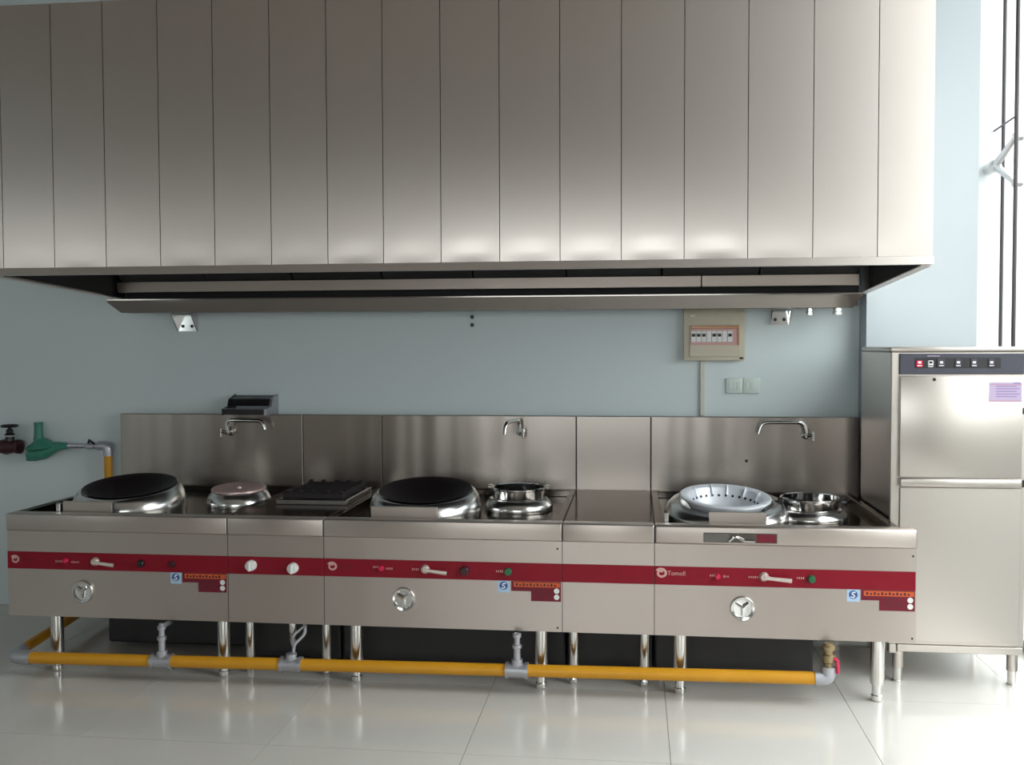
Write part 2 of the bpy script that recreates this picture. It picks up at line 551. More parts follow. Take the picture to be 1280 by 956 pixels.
# grease gutter along the back
bm = new()
TP = [(-2.977, 5.435, 1.862), (1.171, 5.435, 1.862), (1.171, 5.44, 1.846), (1.130, 5.462, 1.788), (-2.906, 5.462, 1.788), (-2.977, 5.44, 1.846)]
a_ = [bm.verts.new(p_) for p_ in TP]; b_ = [bm.verts.new((p_[0], p_[1] + 0.012, p_[2] + 0.002)) for p_ in TP]
bm.faces.new(a_[:3] + a_[5:]); bm.faces.new(a_[2:]); bm.faces.new(list(reversed(b_[:3] + b_[5:]))); bm.faces.new(list(reversed(b_[2:])))
for q in range(6): bm.faces.new((a_[q], b_[q], b_[(q + 1) % 6], a_[(q + 1) % 6]))
box(bm, -2.906, 1.130, 5.4755, 5.60, 1.788, 1.798)
box(bm, -2.97, 1.165, 5.425, 5.434, 1.856, 1.8625)
obj('grease_gutter', bm, M['deck'], hood, 0)
for x, r in ((0.918, 0.019), (1.062, 0.026)):
    bm = new(); lathe(bm, [(0, 1.752), (r, 1.752), (r, 1.765), (r * 0.85, 1.768), (r * 0.85, 1.7875), (0, 1.7875)], (x, 5.53, 0), 'z', 18); obj('drain_stub', bm, M['chrome'], hood)

# wall brackets, plugs
def bracket(x0, x1, z0, z1, label, taper):
    t = thing('wall_bracket', label, 'bracket', ((x0 + x1) / 2, 5.76, z0))
    bm = new(); prism(bm, [(x0 + taper, z1), (x1 - taper, z1), (x1, z0), (x0, z0)], 'y', 5.790, 5.7985); pl = obj('plate', bm, M['chrome'], t, 0)
    for s, xx in ((1, x0), (-1, x1)):
        bm = new(); prism(bm, [(5.79, z0), (5.79, z1), (5.70, z1)], 'x', xx if s > 0 else xx - 0.006, xx + 0.006 if s > 0 else xx); obj('cheek', bm, M['chrome'], t, 0)
    for fx in (0.28, 0.72):
        bm = new(); lathe(bm, [(0, 5.782), (0.008, 5.783), (0.010, 5.789), (0, 5.7895)], (x0 + (x1 - x0) * fx, 0, z0 + 0.03), 'y', 12); obj('screw', bm, M['black'], t)
bracket(-2.725, -2.598, 1.686, 1.785, 'small shiny bracket on the wall under the left end of the gutter', 0.0)
bracket(0.745, 0.853, 1.704, 1.785, 'small shiny flared bracket on the wall right of the fuse box', 0.012)
for z, lab in ((1.760, 'upper of two small black plugs in the pale wall'), (1.714, 'lower of two small black plugs in the pale wall')):
    bm = new(); lathe(bm, [(0, 5.785), (0.009, 5.786), (0.012, 5.795), (0.010, 5.7995), (0, 5.7995)], (-0.937, 0, z), 'y', 14)
    tag(obj('wall_plug', bm, M['black']), lab, 'plug', 'black plugs in the wall')

# ------------------------------------------------------------------ stoves
YF = 4.59      # front face of the lower panels
YS = 5.70      # face of the backsplash
ZTOP, ZDECK = 0.783, 0.745


def leg(parent, x, y, r, src={}):
    key = round(r, 4)
    if key in src:
        s, f = src[key]
        d = (x - s['px'], y - s['py'], 0)
        o = shared(s, 'leg', d, parent)
        shared(f, 'foot', d, o)
        return
    bm = new(); lathe(bm, [(0, 0.285), (r, 0.285), (r, 0.085), (r * 0.97, 0.078), (0, 0.078)], (x, y, 0), 'z', 20)
    o = obj('leg', bm, M['leg'], parent)
    o['px'] = x; o['py'] = y
    bm = new(); lathe(bm, [(0, 0.078), (r * 0.74, 0.078), (r * 0.74, 0.03), (r * 0.84, 0.026), (r * 0.84, 0.006), (r * 0.7, 0.0), (0, 0.0)], (x, y, 0), 'z', 20)
    f = obj('foot', bm, M['chrome'], o)
    src[key] = (o, f)


def flat_poly(bm, pts, y0, y1):
    prism(bm, pts, 'y', y0, y1)


def cabinet(t, x0, x1, wok, last=False):
    g = 0.0015
    xa, xb = x0 + g, x1 - g
    xc = 1.172 if last else xb               # carcass right side
    bm = new(); box(bm, xa + 0.002, xc - 0.002, YF + 0.012, YS, 0.285, 0.70); obj('body', bm, M['panel'], t, 0)
    bm = new(); box(bm, xa, xb, YF, YF + 0.011, 0.281, 0.699)
    if last: box(bm, xb - 0.011, xb, YF + 0.0112, YF + 0.07, 0.281, 0.699)
    obj('front_panel', bm, M['panel'], t, 0)
    # turned-down front edge of the worktop
    bm = new(); box(bm, xa if not last else xa, xb, YF - 0.010, YF + 0.075, 0.7005, ZTOP, 0.009 if last else 0.006, 3); obj('front_rim', bm, M['panel'], t)
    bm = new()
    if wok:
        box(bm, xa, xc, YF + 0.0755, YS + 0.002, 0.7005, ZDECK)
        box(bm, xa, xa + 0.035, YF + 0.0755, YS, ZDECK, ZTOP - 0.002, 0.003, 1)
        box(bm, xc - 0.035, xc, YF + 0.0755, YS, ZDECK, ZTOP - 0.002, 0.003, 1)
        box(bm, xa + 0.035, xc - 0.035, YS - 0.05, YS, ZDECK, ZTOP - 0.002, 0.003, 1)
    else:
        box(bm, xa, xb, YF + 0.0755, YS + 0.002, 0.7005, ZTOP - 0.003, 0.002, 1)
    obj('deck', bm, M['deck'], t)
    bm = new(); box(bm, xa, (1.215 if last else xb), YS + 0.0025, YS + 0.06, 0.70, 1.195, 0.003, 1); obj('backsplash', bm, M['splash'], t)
    if not last:  # black strips stand in for the shade inside the gaps
        bm = new(); box(bm, x1 - g * 0.95, x1 + g * 0.95, YF + 0.0015, YF + 0.010, 0.283, 0.699); obj('seam_shade_strip', bm, M['black'], t, 0)
        bm = new(); box(bm, x1 - g * 0.95, x1 + g * 0.95, YF - 0.007, YF + 0.070, 0.702, ZTOP - 0.003); obj('seam_shade_strip', bm, M['black'], t, 0)
        bm = new(); box(bm, x1 - g * 0.95, x1 + g * 0.95, YS + 0.004, YS + 0.05, 0.79, 1.193); obj('seam_shade_strip', bm, M['black'], t, 0)
    # red control strip
    bm = new(); box(bm, xa, xb - (0.004 if last else 0), YF - 0.003, YF - 0.0002, 0.513, 0.597, 0.001, 1)
    return obj('control_strip', bm, M['red'], t, 0)


def swirl_logo(strip, x, z, r, mat):
    bm = new()
    # ring opened at the upper left and running into an inner curl
    pts = []
    for k in range(30):
        a = math.radians(150) - k / 29 * math.radians(470)
        rr = r * (1 - 0.62 * (k / 29) ** 1.3)
        pts.append((x + rr * 1.05 * math.cos(a), YF - 0.0038, z + rr * 0.9 * math.sin(a)))
    w = [r * 0.27 * (1 - 0.35 * k / 29) for k in range(30)]
    tube(bm, pts, w, 6)
    for v in bm.verts: v.co.y = YF - 0.0032 + (v.co.y - (YF - 0.0038)) * 0.06
    obj('logo', bm, mat, strip, 0)


def lever(strip, x, z, L, mat):
    bm = new(); lathe(bm, [(0, -0.020), (0.014, -0.018), (0.020, -0.008), (0.022, 0.0), (0, 0.0)], (x, YF - 0.0032, z), 'y', 18)
    k = obj('lever_boss', bm, mat, strip)
    bm = new(); tube(bm, [(x, YF - 0.024, z), (x + 0.035, YF - 0.026, z - 0.004), (x + L * 0.7, YF - 0.028, z - 0.008), (x + L, YF - 0.027, z - 0.011)], [0.010, 0.008, 0.009, 0.010], 10)
    for v in bm.verts: v.co.y = YF - 0.026 + (v.co.y - (YF - 0.026)) * 0.6
    obj('gas_lever', bm, mat, k)


def knob(strip, x, z, r, d, mat, name='knob'):
    bm = new(); lathe(bm, [(0, -d), (r * 0.75, -d), (r * 0.9, -d + 0.003), (r, -d * 0.4), (r, 0), (0, 0)], (x, YF - 0.0032, z), 'y', 18)
    return obj(name, bm, mat, strip)


def marks(strip, x, z, n, mat, w=0.006, h=0.012):
    bm = new()
    for i in range(n):
        hh = h * (0.5 + 0.5 * random.random())
        box(bm, x + i * w * 1.5, x + i * w * 1.5 + w * 0.7, YF - 0.0036, YF - 0.003, z - hh / 2, z + hh / 2)
    o = obj('printed_marks', bm, mat, strip, 0)
    o['kind'] = 'stuff'


def latch(t, x, z, r=0.056):
    bm = new(); lathe(bm, [(0, -0.006), (r * 0.72, -0.006), (r * 0.76, -0.012), (r * 0.92, -0.014), (r, -0.006), (r, -0.0003), (0, -0.0003)], (x, YF, z), 'y', 36)
    o = obj('door_latch', bm, M['chrome'], t)
    bm = new(); tube(bm, [(x - r * 0.5, YF - 0.014, z + r * 0.42), (x, YF - 0.019, z + r * 0.10), (x + r * 0.45, YF - 0.014, z + r * 0.45)], [0.006, 0.009, 0.006], 8)
    tube(bm, [(x, YF - 0.019, z + r * 0.1), (x, YF - 0.014, z - r * 0.55)], [0.009, 0.006], 8)
    obj('turn_handle', bm, M['chrome'], o)


def stickers(t, xq, x0, x1, x2):
    """blue quality mark, stepped maroon notice with an orange heading band, two round stamps"""
    bm = new(); box(bm, xq, xq + 0.055, YF - 0.0012, YF - 0.0002, 0.458, 0.512); q = obj('quality_label', bm, M['blue_white'], t, 0)
    bm = new(); lathe(bm, [(0, -0.0018), (0.019, -0.0018), (0.019, -0.0011), (0, -0.0011)], (xq + 0.027, YF, 0.489), 'y', 24); em = obj('quality_mark', bm, M['blue'], q, 0)
    bm = new()
    pts = [(xq + 0.037, 0.500), (xq + 0.025, 0.499), (xq + 0.021, 0.493), (xq + 0.029, 0.488), (xq + 0.034, 0.482), (xq + 0.028, 0.476), (xq + 0.016, 0.480)]
    tube(bm, [(a, YF - 0.002, b) for a, b in pts], 0.0032, 6)
    for v in bm.verts: v.co.y = YF - 0.0021 + (v.co.y - (YF - 0.002)) * 0.08
    obj('swoosh', bm, M['white'], em, 0)
    bm = new(); flat_poly(bm, [(x0, 0.512), (x2, 0.512), (x2, 0.421), (x1, 0.421), (x1, 0.466), (x0, 0.466)], YF - 0.0012, YF - 0.0002)
    s = obj('warning_sticker', bm, M['maroon'], t, 0)
    bm = new(); box(bm, x0 + 0.012, x2 - 0.004, YF - 0.0018, YF - 0.0011, 0.486, 0.508); obj('heading_band', bm, M['orange'], s, 0)
    bm = new()
    for r_ in range(3):
        for c_ in range(9):
            if random.random() < 0.75:
                xx = x1 + 0.012 + c_ * 0.0095
                box(bm, xx, xx + 0.006, YF - 0.0016, YF - 0.0011, 0.470 - r_ * 0.015, 0.4735 - r_ * 0.015)
    for c_ in range(int((x2 - x0) / 0.016) - 2):
        xx = x0 + 0.022 + c_ * 0.016
        box(bm, xx, xx + 0.009, YF - 0.0022, YF - 0.0016, 0.491, 0.503 - 0.004 * (c_ % 2))
    o = obj('small_print', bm, M['maroon'], s, 0, mats=[M['darkred']]); o['kind'] = 'stuff'
    for zz in (0.470, 0.442):
        bm = new(); lathe(bm, [(0, -0.0019), (0.0125, -0.0019), (0.0125, -0.0011), (0, -0.0011)], (x2 - 0.020, YF, zz), 'y', 20); obj('stamp', bm, M['white'], s, 0)


def wok_ring(t, x, y, r, htop, base_r, tilt=0.0, name='wok_ring', z0=ZDECK):
    bm = new()
    H = htop
    prof = [(base_r, 0.0), (base_r + 0.002, H * 0.25), (base_r - 0.004, H * 0.5), (base_r - 0.014, H * 0.75), (base_r - 0.028, H * 0.93), (r + 0.006, H), (r, H - 0.002), (r - 0.004, H * 0.85), (r - 0.012, 0.004)]
    lathe(bm, prof, (x, y, z0), 'z', 56)
    for v in bm.verts:
        v.co.z += (v.co.y - y) * math.tan(tilt) * (v.co.z - z0) / H
    return obj(name, bm, M['ring'], t, 50)


TILT = math.radians(8)


def guard(t, x0, x1):
    bm = new()
    prism(bm, [(4.684, ZDECK), (4.689, ZDECK), (4.689, 0.824), (4.705, 0.827), (4.703, 0.831), (4.684, 0.829)], 'x', x0, x1)
    o = obj('guard_plate', bm, M['panel'], t, 0)
    for xx in (x0 + 0.006, x1 - 0.006):
        bm = new(); prism(bm, [(4.6895, ZDECK), (4.72, ZDECK), (4.715, 0.822), (4.6895, 0.822)], 'x', xx - 0.004, xx + 0.004)
        obj('guard_end', bm, M['dark'], o, 0)


def post(t, x):
    bm = new(); box(bm, x - 0.011, x + 0.011, 4.672, 4.694, ZDECK, 0.822, 0.003, 1); obj('deck_post', bm, M['ring'], t)


def underparts(t, xs, w):  # housings enlarged and near-black to fill the understove space with shade
    for x in xs:
        bm = new(); box(bm, x - w / 2, x + w / 2, 4.86 if w != 0.84 else 5.02, 5.5, 0.03, 0.284, 0.01, 1); obj('housing_shade_box', bm, M['dark'], t)


# --- left wok stove
st1 = thing('wok_stove', 'leftmost stainless wok stove, black wok and pink burner cover on its top', 'stove', (-2.49, 5.1, 0), 'wok stoves in the cooking line')
s = cabinet(st1, -3.053, -1.926, True)
for lx, ly in ((-2.834, 4.645), (-1.974, 4.645), (-2.90, 5.6), (-1.974, 5.6)): leg(st1, lx, ly, 0.031)
swirl_logo(s, -3.012, 0.558, 0.020, M['pinkprint'])
text_part('brand_text', 'Tomoll', 0.026, -2.985, 0.550, YF - 0.0033, M['maroon'], s)
knob(s, -2.745, 0.558, 0.013, 0.018, M['red_btn'], 'lamp')
marks(s, -2.80, 0.553, 4, M['pinkprint']); marks(s, -2.72, 0.551, 5, M['pinkprint'])
lever(s, -2.595, 0.556, 0.105, M['lightmetal'])
knob(s, -2.36, 0.553, 0.018, 0.018, M['black'], 'selector')
knob(s, -2.20, 0.553, 0.016, 0.018, M['darkred'], 'button')
latch(st1, -2.662, 0.408)
stickers(st1, -2.215, -2.155, -2.075, -1.934)
ring1 = wok_ring(st1, -2.655, 5.05, 0.240, 0.112, 0.285, TILT)
wok_ring(st1, -2.115, 5.20, 0.132, 0.078, 0.170, math.radians(3), 'pot_ring')
guard(st1, -2.815, -2.560); post(st1, -2.835)
underparts(st1, (-2.355,), 0.84)

# --- two-knob burner stove
st2 = thing('burner_stove', 'narrow stainless burner stove with two white knobs and a black grate', 'stove', (-1.69, 5.1, 0))
s = cabinet(st2, -1.926, -1.454, False)
for lx, ly in ((-1.870, 4.72), (-1.485, 4.72), (-1.870, 5.6), (-1.485, 5.6)): leg(st2, lx, ly, 0.024)
for x, z in ((-1.807, 0.557), (-1.602, 0.549)):
    k = knob(s, x, z, 0.026, 0.03, M['white'])
    bm = new(); box(bm, x - 0.005, x + 0.005, YF - 0.044, YF - 0.033, z - 0.022, z + 0.022, 0.002, 1); obj('grip', bm, M['white'], k)
bm = new()
box(bm, -1.835, -1.470, 5.02, 5.50, ZTOP - 0.0028, 0.794)
box(bm, -1.840, -1.465, 5.012, 5.030, ZTOP - 0.0028, 0.806, 0.003, 1)
box(bm, -1.840, -1.465, 5.490, 5.508, ZTOP - 0.0028, 0.806, 0.003, 1)
box(bm, -1.840, -1.822, 5.030, 5.490, ZTOP - 0.0028, 0.806, 0.003, 1)
box(bm, -1.483, -1.465, 5.030, 5.490, ZTOP - 0.0028, 0.806, 0.003, 1)
obj('drip_tray', bm, M['ring'], st2)
bm = new(); lathe(bm, [(0.10, 0.7945), (0.10, 0.806), (0.07, 0.812), (0.0, 0.812)], (-1.652, 5.26, 0), 'z', 24); obj('burner_head', bm, M['castiron'], st2)
underparts(st2, (-1.69,), 0.46)

# --- middle wok stove
st3 = thing('wok_stove', 'middle stainless wok stove, black wok and small shiny pot on its top', 'stove', (-0.9, 5.1, 0), 'wok stoves in the cooking line')
s = cabinet(st3, -1.454, -0.330, True)
for lx, ly in ((-1.315, 4.645), (-0.433, 4.645), (-1.315, 5.6), (-0.433, 5.6)): leg(st3, lx, ly, 0.031)
swirl_logo(s, -1.414, 0.560, 0.021, M['pinkprint'])
text_part('brand_text', 'Tomoll', 0.026, -1.386, 0.551, YF - 0.0033, M['maroon'], s)
knob(s, -1.176, 0.558, 0.013, 0.018, M['red_btn'], 'lamp')
marks(s, -1.215, 0.562, 3, M['pinkprint']); marks(s, -1.155, 0.556, 4, M['pinkprint'])
lever(s, -0.968, 0.557, 0.105, M['lightmetal'])
marks(s, -1.03, 0.556, 4, M['pinkprint'])
knob(s, -0.782, 0.556, 0.022, 0.020, M['darkred'], 'selector')
marks(s, -0.635, 0.556, 4, M['pinkprint'])
knob(s, -0.580, 0.556, 0.018, 0.020, M['green_btn'], 'button')
latch(st3, -1.070, 0.415)
stickers(st3, -0.628, -0.566, -0.474, -0.336)
ring2 = wok_ring(st3, -1.062, 5.05, 0.240, 0.112, 0.285, TILT)
wok_ring(st3, -0.600, 5.20, 0.142, 0.062, 0.176, 0.0, 'pot_ring')
guard(st3, -1.250, -0.930)
underparts(st3, (-0.892,), 1.11)

# --- plain worktop cabinet between
st4 = thing('worktop_cabinet', 'narrow plain stainless cabinet with flat empty top between two wok stoves', 'cabinet', (-0.12, 5.1, 0))
s = cabinet(st4, -0.330, 0.088, False)
for lx, ly in ((-0.285, 4.72), (0.045, 4.72), (-0.285, 5.6), (0.045, 5.6)): leg(st4, lx, ly, 0.024)
underparts(st4, (-0.121,), 0.405)

# --- right wok stove
st5 = thing('wok_stove', 'rightmost stainless wok stove, perforated bowl and two-handled pot on its top', 'stove', (0.65, 5.1, 0), 'wok stoves in the cooking line')
s = cabinet(st5, 0.088, 1.229, True, last=True)
for lx, ly in ((0.206, 4.645), (1.078, 4.645), (0.206, 5.6), (1.078, 5.6)): leg(st5, lx, ly, 0.031)
swirl_logo(s, 0.118, 0.565, 0.023, M['pinkprint'])
text_part('brand_text', 'Tomoll', 0.028, 0.145, 0.557, YF - 0.0033, M['pinkprint'], s)
knob(s, 0.369, 0.557, 0.013, 0.018, M['red_btn'], 'lamp')
marks(s, 0.335, 0.560, 3, M['pinkprint']); marks(s, 0.395, 0.557, 3, M['pinkprint'])
lever(s, 0.572, 0.560, 0.118, M['lightmetal'])
marks(s, 0.505, 0.557, 5, M['pinkprint']); marks(s, 0.715, 0.558, 4, M['pinkprint'])
knob(s, 0.778, 0.556, 0.018, 0.022, M['green_btn'], 'button')
latch(st5, 0.479, 0.415)
stickers(st5, 0.932, 0.992, 1.070, 1.222)
ring3 = wok_ring(st5, 0.445, 5.03, 0.225, 0.085, 0.300, TILT)
wok_ring(st5, 0.852, 5.08, 0.146, 0.048, 0.180, 0.0, 'pot_ring')
guard(st5, 0.337, 0.594); post(st5, 0.143)
# pull recess on the worktop edge
bm = new(); box(bm, 0.305, 0.628, YF - 0.0125, YF - 0.0102, 0.711, 0.755, 0.001, 1); pl = obj('pull_plate', bm, M['deck'], st5, 0)
bm = new(); box(bm, 0.309, 0.418, YF - 0.0135, YF - 0.0126, 0.715, 0.751); obj('plate_inset', bm, simple('grey_inset', (0.16, 0.15, 0.14), 0.35, 0.6), pl, 0)
bm = new(); box(bm, 0.538, 0.622, YF - 0.0135, YF - 0.0126, 0.715, 0.751); obj('plate_inset', bm, M['maroon'], pl, 0)
bm = new(); tube(bm, [(0.415, YF - 0.016, 0.718), (0.440, YF - 0.020, 0.742), (0.462, YF - 0.016, 0.735), (0.480, YF - 0.020, 0.722), (0.530, YF - 0.016, 0.720)], 0.006, 8, 0.01); obj('catch', bm, M['chrome'], pl)
underparts(st5, (0.465,), 0.74)
bm = new()
lathe(bm, [(0, 0), (0.006, 0), (0.008, -0.003), (0, -0.004)], (0.612, YS + 0.0022, 0.952), 'y', 12)
obj('splash_hole', bm, M['black'], st5)
for x in (-0.352, 1.212):
    for z in (0.665, 0.300):
        bm = new(); lathe(bm, [(0, -0.003), (0.004, -0.0025), (0.005, 0), (0, 0)], (x, YF - 0.0002, z), 'y', 10); obj('screw', bm, M['dark'], st3 if x < 0 else st5)

# ------------------------------------------------------------------ things on the stoves
def wok(x, y, z, r, depth, label):
    t = thing('wok', label, 'wok', (x, y, z - depth), 'black woks on the stoves')
    bm = new()
    prof = [(0, -depth)]
    for k in range(1, 9):
        a = k / 8
        prof.append((r * a, -depth * (1 - a ** 2.2)))
    prof += [(r + 0.003, 0.003), (r - 0.004, 0.004)]
    for k in range(7, -1, -1):
        a = k / 8
        prof.append(((r - 0.006) * a, -depth * (1 - a ** 2.2) + 0.005))
    lathe(bm, prof, (x, y, z), 'z', 48)
    for v in bm.verts: v.co.z += (v.co.y - y) * math.tan(TILT)
    o = obj('bowl', bm, M['iron'], t, 50)


wok(-2.655, 5.05, 0.862, 0.234, 0.10, 'large black wok on the leftmost stove')
wok(-1.062, 5.05, 0.862, 0.234, 0.10, 'large black wok on the middle wok stove left of the shiny pot')

# pink burner cover
t = thing('burner_cover', 'dull pink metal burner cover on the leftmost stove beside the black wok', 'cover', (-2.115, 5.20, 0.797))
bm = new(); lathe(bm, [(0, 0.832), (0.112, 0.834), (0.124, 0.840), (0.136, 0.841), (0.143, 0.836), (0.144, 0.828), (0.128, 0.8265), (0.12, 0.829), (0, 0.828)], (-2.115, 5.20, 0), 'z', 44)
for v in bm.verts: v.co.z += (v.co.y - 5.20) * math.tan(math.radians(3))
obj('dome', bm, M['pink'], t, 40)
bm = new(); lathe(bm, [(0, 0.8335), (0.016, 0.8335), (0.014, 0.842), (0, 0.844)], (-2.115, 5.20, 0), 'z', 20); obj('knob', bm, M['pink'], t)

# black grate
t = thing('burner_grate', 'square black iron grate over the burner of the narrow stove', 'grate', (-1.652, 5.26, 0.795))
x0, x1, y0, y1 = -1.815, -1.490, 5.04, 5.48
bm = new()
for a in ((x0, x1, y0, y0 + 0.022), (x0, x1, y1 - 0.022, y1), (x0, x0 + 0.022, y0 + 0.0221, y1 - 0.0221), (x1 - 0.022, x1, y0 + 0.0221, y1 - 0.0221)):
    box(bm, a[0], a[1], a[2], a[3], 0.806, 0.836, 0.004, 1)
obj('outer_frame', bm, M['castiron'], t)
for k in range(4):
    yy = y0 + 0.085 + k * 0.09
    bm = new(); box(bm, x0 + 0.0225, x1 - 0.0225, yy - 0.008, yy + 0.008, 0.814, 0.838, 0.003, 1); obj('bar', bm, M['castiron'], t)
for k in range(5):
    a = (x0 + 0.02 + k * (x1 - x0 - 0.04) / 4)
    bm = new(); prism(bm, [(y0 + 0.005, 0.836), (y0 + 0.05, 0.836), (y0 + 0.03, 0.848), (y0 + 0.012, 0.848)], 'x', a - 0.009, a + 0.009); obj('prong', bm, M['castiron'], t)
    bm = new(); prism(bm, [(y1 - 0.05, 0.836), (y1 - 0.005, 0.836), (y1 - 0.012, 0.850), (y1 - 0.03, 0.850)], 'x', a - 0.009, a + 0.009); obj('prong', bm, M['castiron'], t)
for a in (x0 + 0.012, x1 - 0.012):
    for b in (y0 + 0.012, y1 - 0.012):
        bm = new(); box(bm, a - 0.008, a + 0.008, b - 0.008, b + 0.008, 0.7945, 0.8055); obj('foot', bm, M['castiron'], t, 0)

# small pots
def pot(x, y, r, z0, z1, label, handles):
    t = thing('stock_pot', label, 'pot', (x, y, z0))
    bm = new()
    lathe(bm, [(0, z0), (r - 0.012, z0), (r - 0.004, z0 + 0.004), (r - 0.003, z1 - 0.016), (r + 0.004, z1 - 0.012), (r + 0.004, z1 - 0.004), (r, z1), (r - 0.008, z1 - 0.004), (r - 0.009, z0 + 0.008), (0, z0 + 0.006)], (x, y, 0), 'z', 44)
    obj('body', bm, M['chrome'], t, 40)
    if handles:
        for s_ in (-1, 1):
            bm = new(); cx = x + s_ * (r + 0.001)
            tube(bm, [(cx, y - 0.05, z1 - 0.02), (cx + s_ * 0.03, y - 0.045, z1 - 0.022), (cx + s_ * 0.036, y, z1 - 0.024), (cx + s_ * 0.03, y + 0.045, z1 - 0.022), (cx, y + 0.05, z1 - 0.02)], 0.006, 8, 0.02)
            obj('handle', bm, M['black'], t)
            bm = new(); tube(bm, [(cx + s_ * 0.006, y - 0.02, z1 - 0.005), (cx + s_ * 0.016, y - 0.02, z1 - 0.03), (cx + s_ * 0.008, y - 0.02, z1 - 0.055)], 0.006, 8, 0.01)
            obj('clip', bm, M['dark'], t)
    else:
        for s_ in (-1, 1):
            bm = new(); box(bm, x + s_ * (r + 0.010) - 0.012, x + s_ * (r + 0.010) + 0.012, y - 0.018, y + 0.018, z1 - 0.012, z1 + 0.006, 0.004, 1); obj('lug', bm, M['chrome'], t)


pot(-0.600, 5.20, 0.138, 0.752, 0.865, 'small shiny steel pot without long handles on the middle wok stove', False)
pot(0.852, 5.08, 0.139, 0.752, 0.852, 'small steel pot with two dark side handles on the rightmost stove', True)

# perforated bowl
bx, by, bz = 0.437, 5.00, 0.858
t = thing('perforated_bowl', 'pale grey perforated metal bowl with wide flange on the rightmost stove', 'bowl', (bx, by, 0.76))
TB = math.radians(7)
def tiltb(bm):
    for v in bm.verts: v.co.z += (v.co.y - by) * math.tan(TB) - (v.co.x - bx) * 0.03
bm = new(); lathe(bm, [(0, -0.088), (0.130, -0.086), (0.148, -0.078), (0.178, -0.006), (0.184, 0.0), (0.214, 0.004), (0.220, 0.0), (0.219, -0.006), (0.200, -0.022), (0.182, -0.040), (0.155, -0.084), (0.14, -0.092), (0, -0.094)], (bx, by, bz), 'z', 56); tiltb(bm)
bowl = obj('basin', bm, M['alu'], t, 40)
bm = new()
for k in range(30):
    a = 2 * PI * k / 30
    d = Vector((math.cos(a), math.sin(a), 0))
    c = Vector((bx, by, bz)) + d * 0.1625 + Vector((0, 0, -0.040))
    n_ = (Vector((-math.cos(a), -math.sin(a), 0)) * 0.92 + Vector((0, 0, 0.38))).normalized()
    u = Vector((-math.sin(a), math.cos(a), 0)); v_ = n_.cross(u)
    vv = [bm.verts.new(c + n_ * 0.0022 + (u * math.cos(q * PI / 4) + v_ * math.sin(q * PI / 4)) * 0.0062) for q in range(8)]
    ww = [bm.verts.new(c - n_ * 0.004 + (u * math.cos(q * PI / 4) + v_ * math.sin(q * PI / 4)) * 0.0062) for q in range(8)]
    bm.faces.new(vv); bm.faces.new(list(reversed(ww)))
    for q in range(8): bm.faces.new((vv[q], ww[q], ww[(q + 1) % 8], vv[(q + 1) % 8]))
tiltb(bm)
o = obj('holes', bm, M['black'], bowl, 0); o['kind'] = 'stuff'
for ang in (142, 108, 82, 52, 20):
    a = math.radians(ang)
    bm = new()
    tube(bm, [(bx + 0.186 * math.cos(a), by + 0.186 * math.sin(a), bz + 0.006), (bx + 0.178 * math.cos(a), by + 0.178 * math.sin(a), bz + 0.003), (bx + 0.160 * math.cos(a), by + 0.160 * math.sin(a), bz - 0.034)], 0.005, 6)
    tiltb(bm)
    obj('clip', bm, M['alu'], t)

# ------------------------------------------------------------------ taps on the backsplash
def tap(label, base, path, hx):
    bx_, bz_ = base
    t = thing('wall_tap', label, 'tap', (bx_, YS, bz_), 'swivel taps on the backsplash')
    bm = new(); lathe(bm, [(0, 0.0018), (0.026, 0.0018), (0.024, -0.006), (0.015, -0.010), (0.014, -0.060), (0, -0.062)], (bx_, YS, bz_), 'y', 20); obj('valve_body', bm, M['chrome'], t)
    bm = new(); tube(bm, path, 0.0105, 12, 0.035); obj('spout', bm, M['chrome'], t)
    bm = new(); tube(bm, [(bx_, YS - 0.058, bz_), (bx_ + hx, YS - 0.070, bz_ + 0.004)], [0.012, 0.008], 10)
    cyl(bm, (bx_ + hx, YS - 0.070, bz_ - 0.030), 0.008, 0, 0.055, 'z', 10, 0.002)
    obj('handle', bm, M['chrome'], t)


tap('left wall tap, spout turned right below the black wall rack', (-2.365, 1.095), [(-2.365, 5.645, 1.095), (-2.365, 5.645, 1.165), (-2.145, 5.635, 1.163), (-2.128, 5.634, 1.112)], -0.032)
tap('middle wall tap, short spout turned towards the room', (-0.645, 1.105), [(-0.645, 5.645, 1.105), (-0.645, 5.645, 1.175), (-0.700, 5.47, 1.175), (-0.707, 5.455, 1.110)], 0.020)
tap('right wall tap, long spout turned left above the perforated bowl', (0.930, 1.100), [(0.930, 5.645, 1.100), (0.912, 5.645, 1.172), (0.688, 5.635, 1.172), (0.670, 5.634, 1.108)], 0.028)

# ------------------------------------------------------------------ wall rack, fuse box, sockets
t = thing('wall_rack', 'black two-tier wall rack with grey ends above the left tap', 'rack', (-2.235, 5.75, 1.20))
RXL, RXR = -2.375, -2.105
prof_l = [(5.60, 1.197), (5.60, 1.232), (5.68, 1.245), (5.70, 1.285), (5.798, 1.310), (5.798, 1.197)]
for xx, nm in ((RXL, 'end_plate'), (RXR - 0.016, 'end_plate')):
    bm = new(); prism(bm, prof_l, 'x', xx, xx + (0.008 if xx == RXL else 0.016)); obj(nm, bm, M['galv'] if xx != RXL else M['black'], t, 0)
bm = new(); box(bm, RXL + 0.009, RXR - 0.017, 5.604, 5.612, 1.199, 1.230); box(bm, RXL + 0.009, RXR - 0.017, 5.6121, 5.795, 1.199, 1.204); obj('lower_tray', bm, M['black'], t, 0)
bm = new(); prism(bm, [(5.612, 1.232), (5.616, 1.232), (5.616, 1.236), (5.606, 1.238), (5.600, 1.232)], 'x', RXL + 0.009, RXR - 0.017); obj('tray_lip', bm, M['galv'], t, 0)
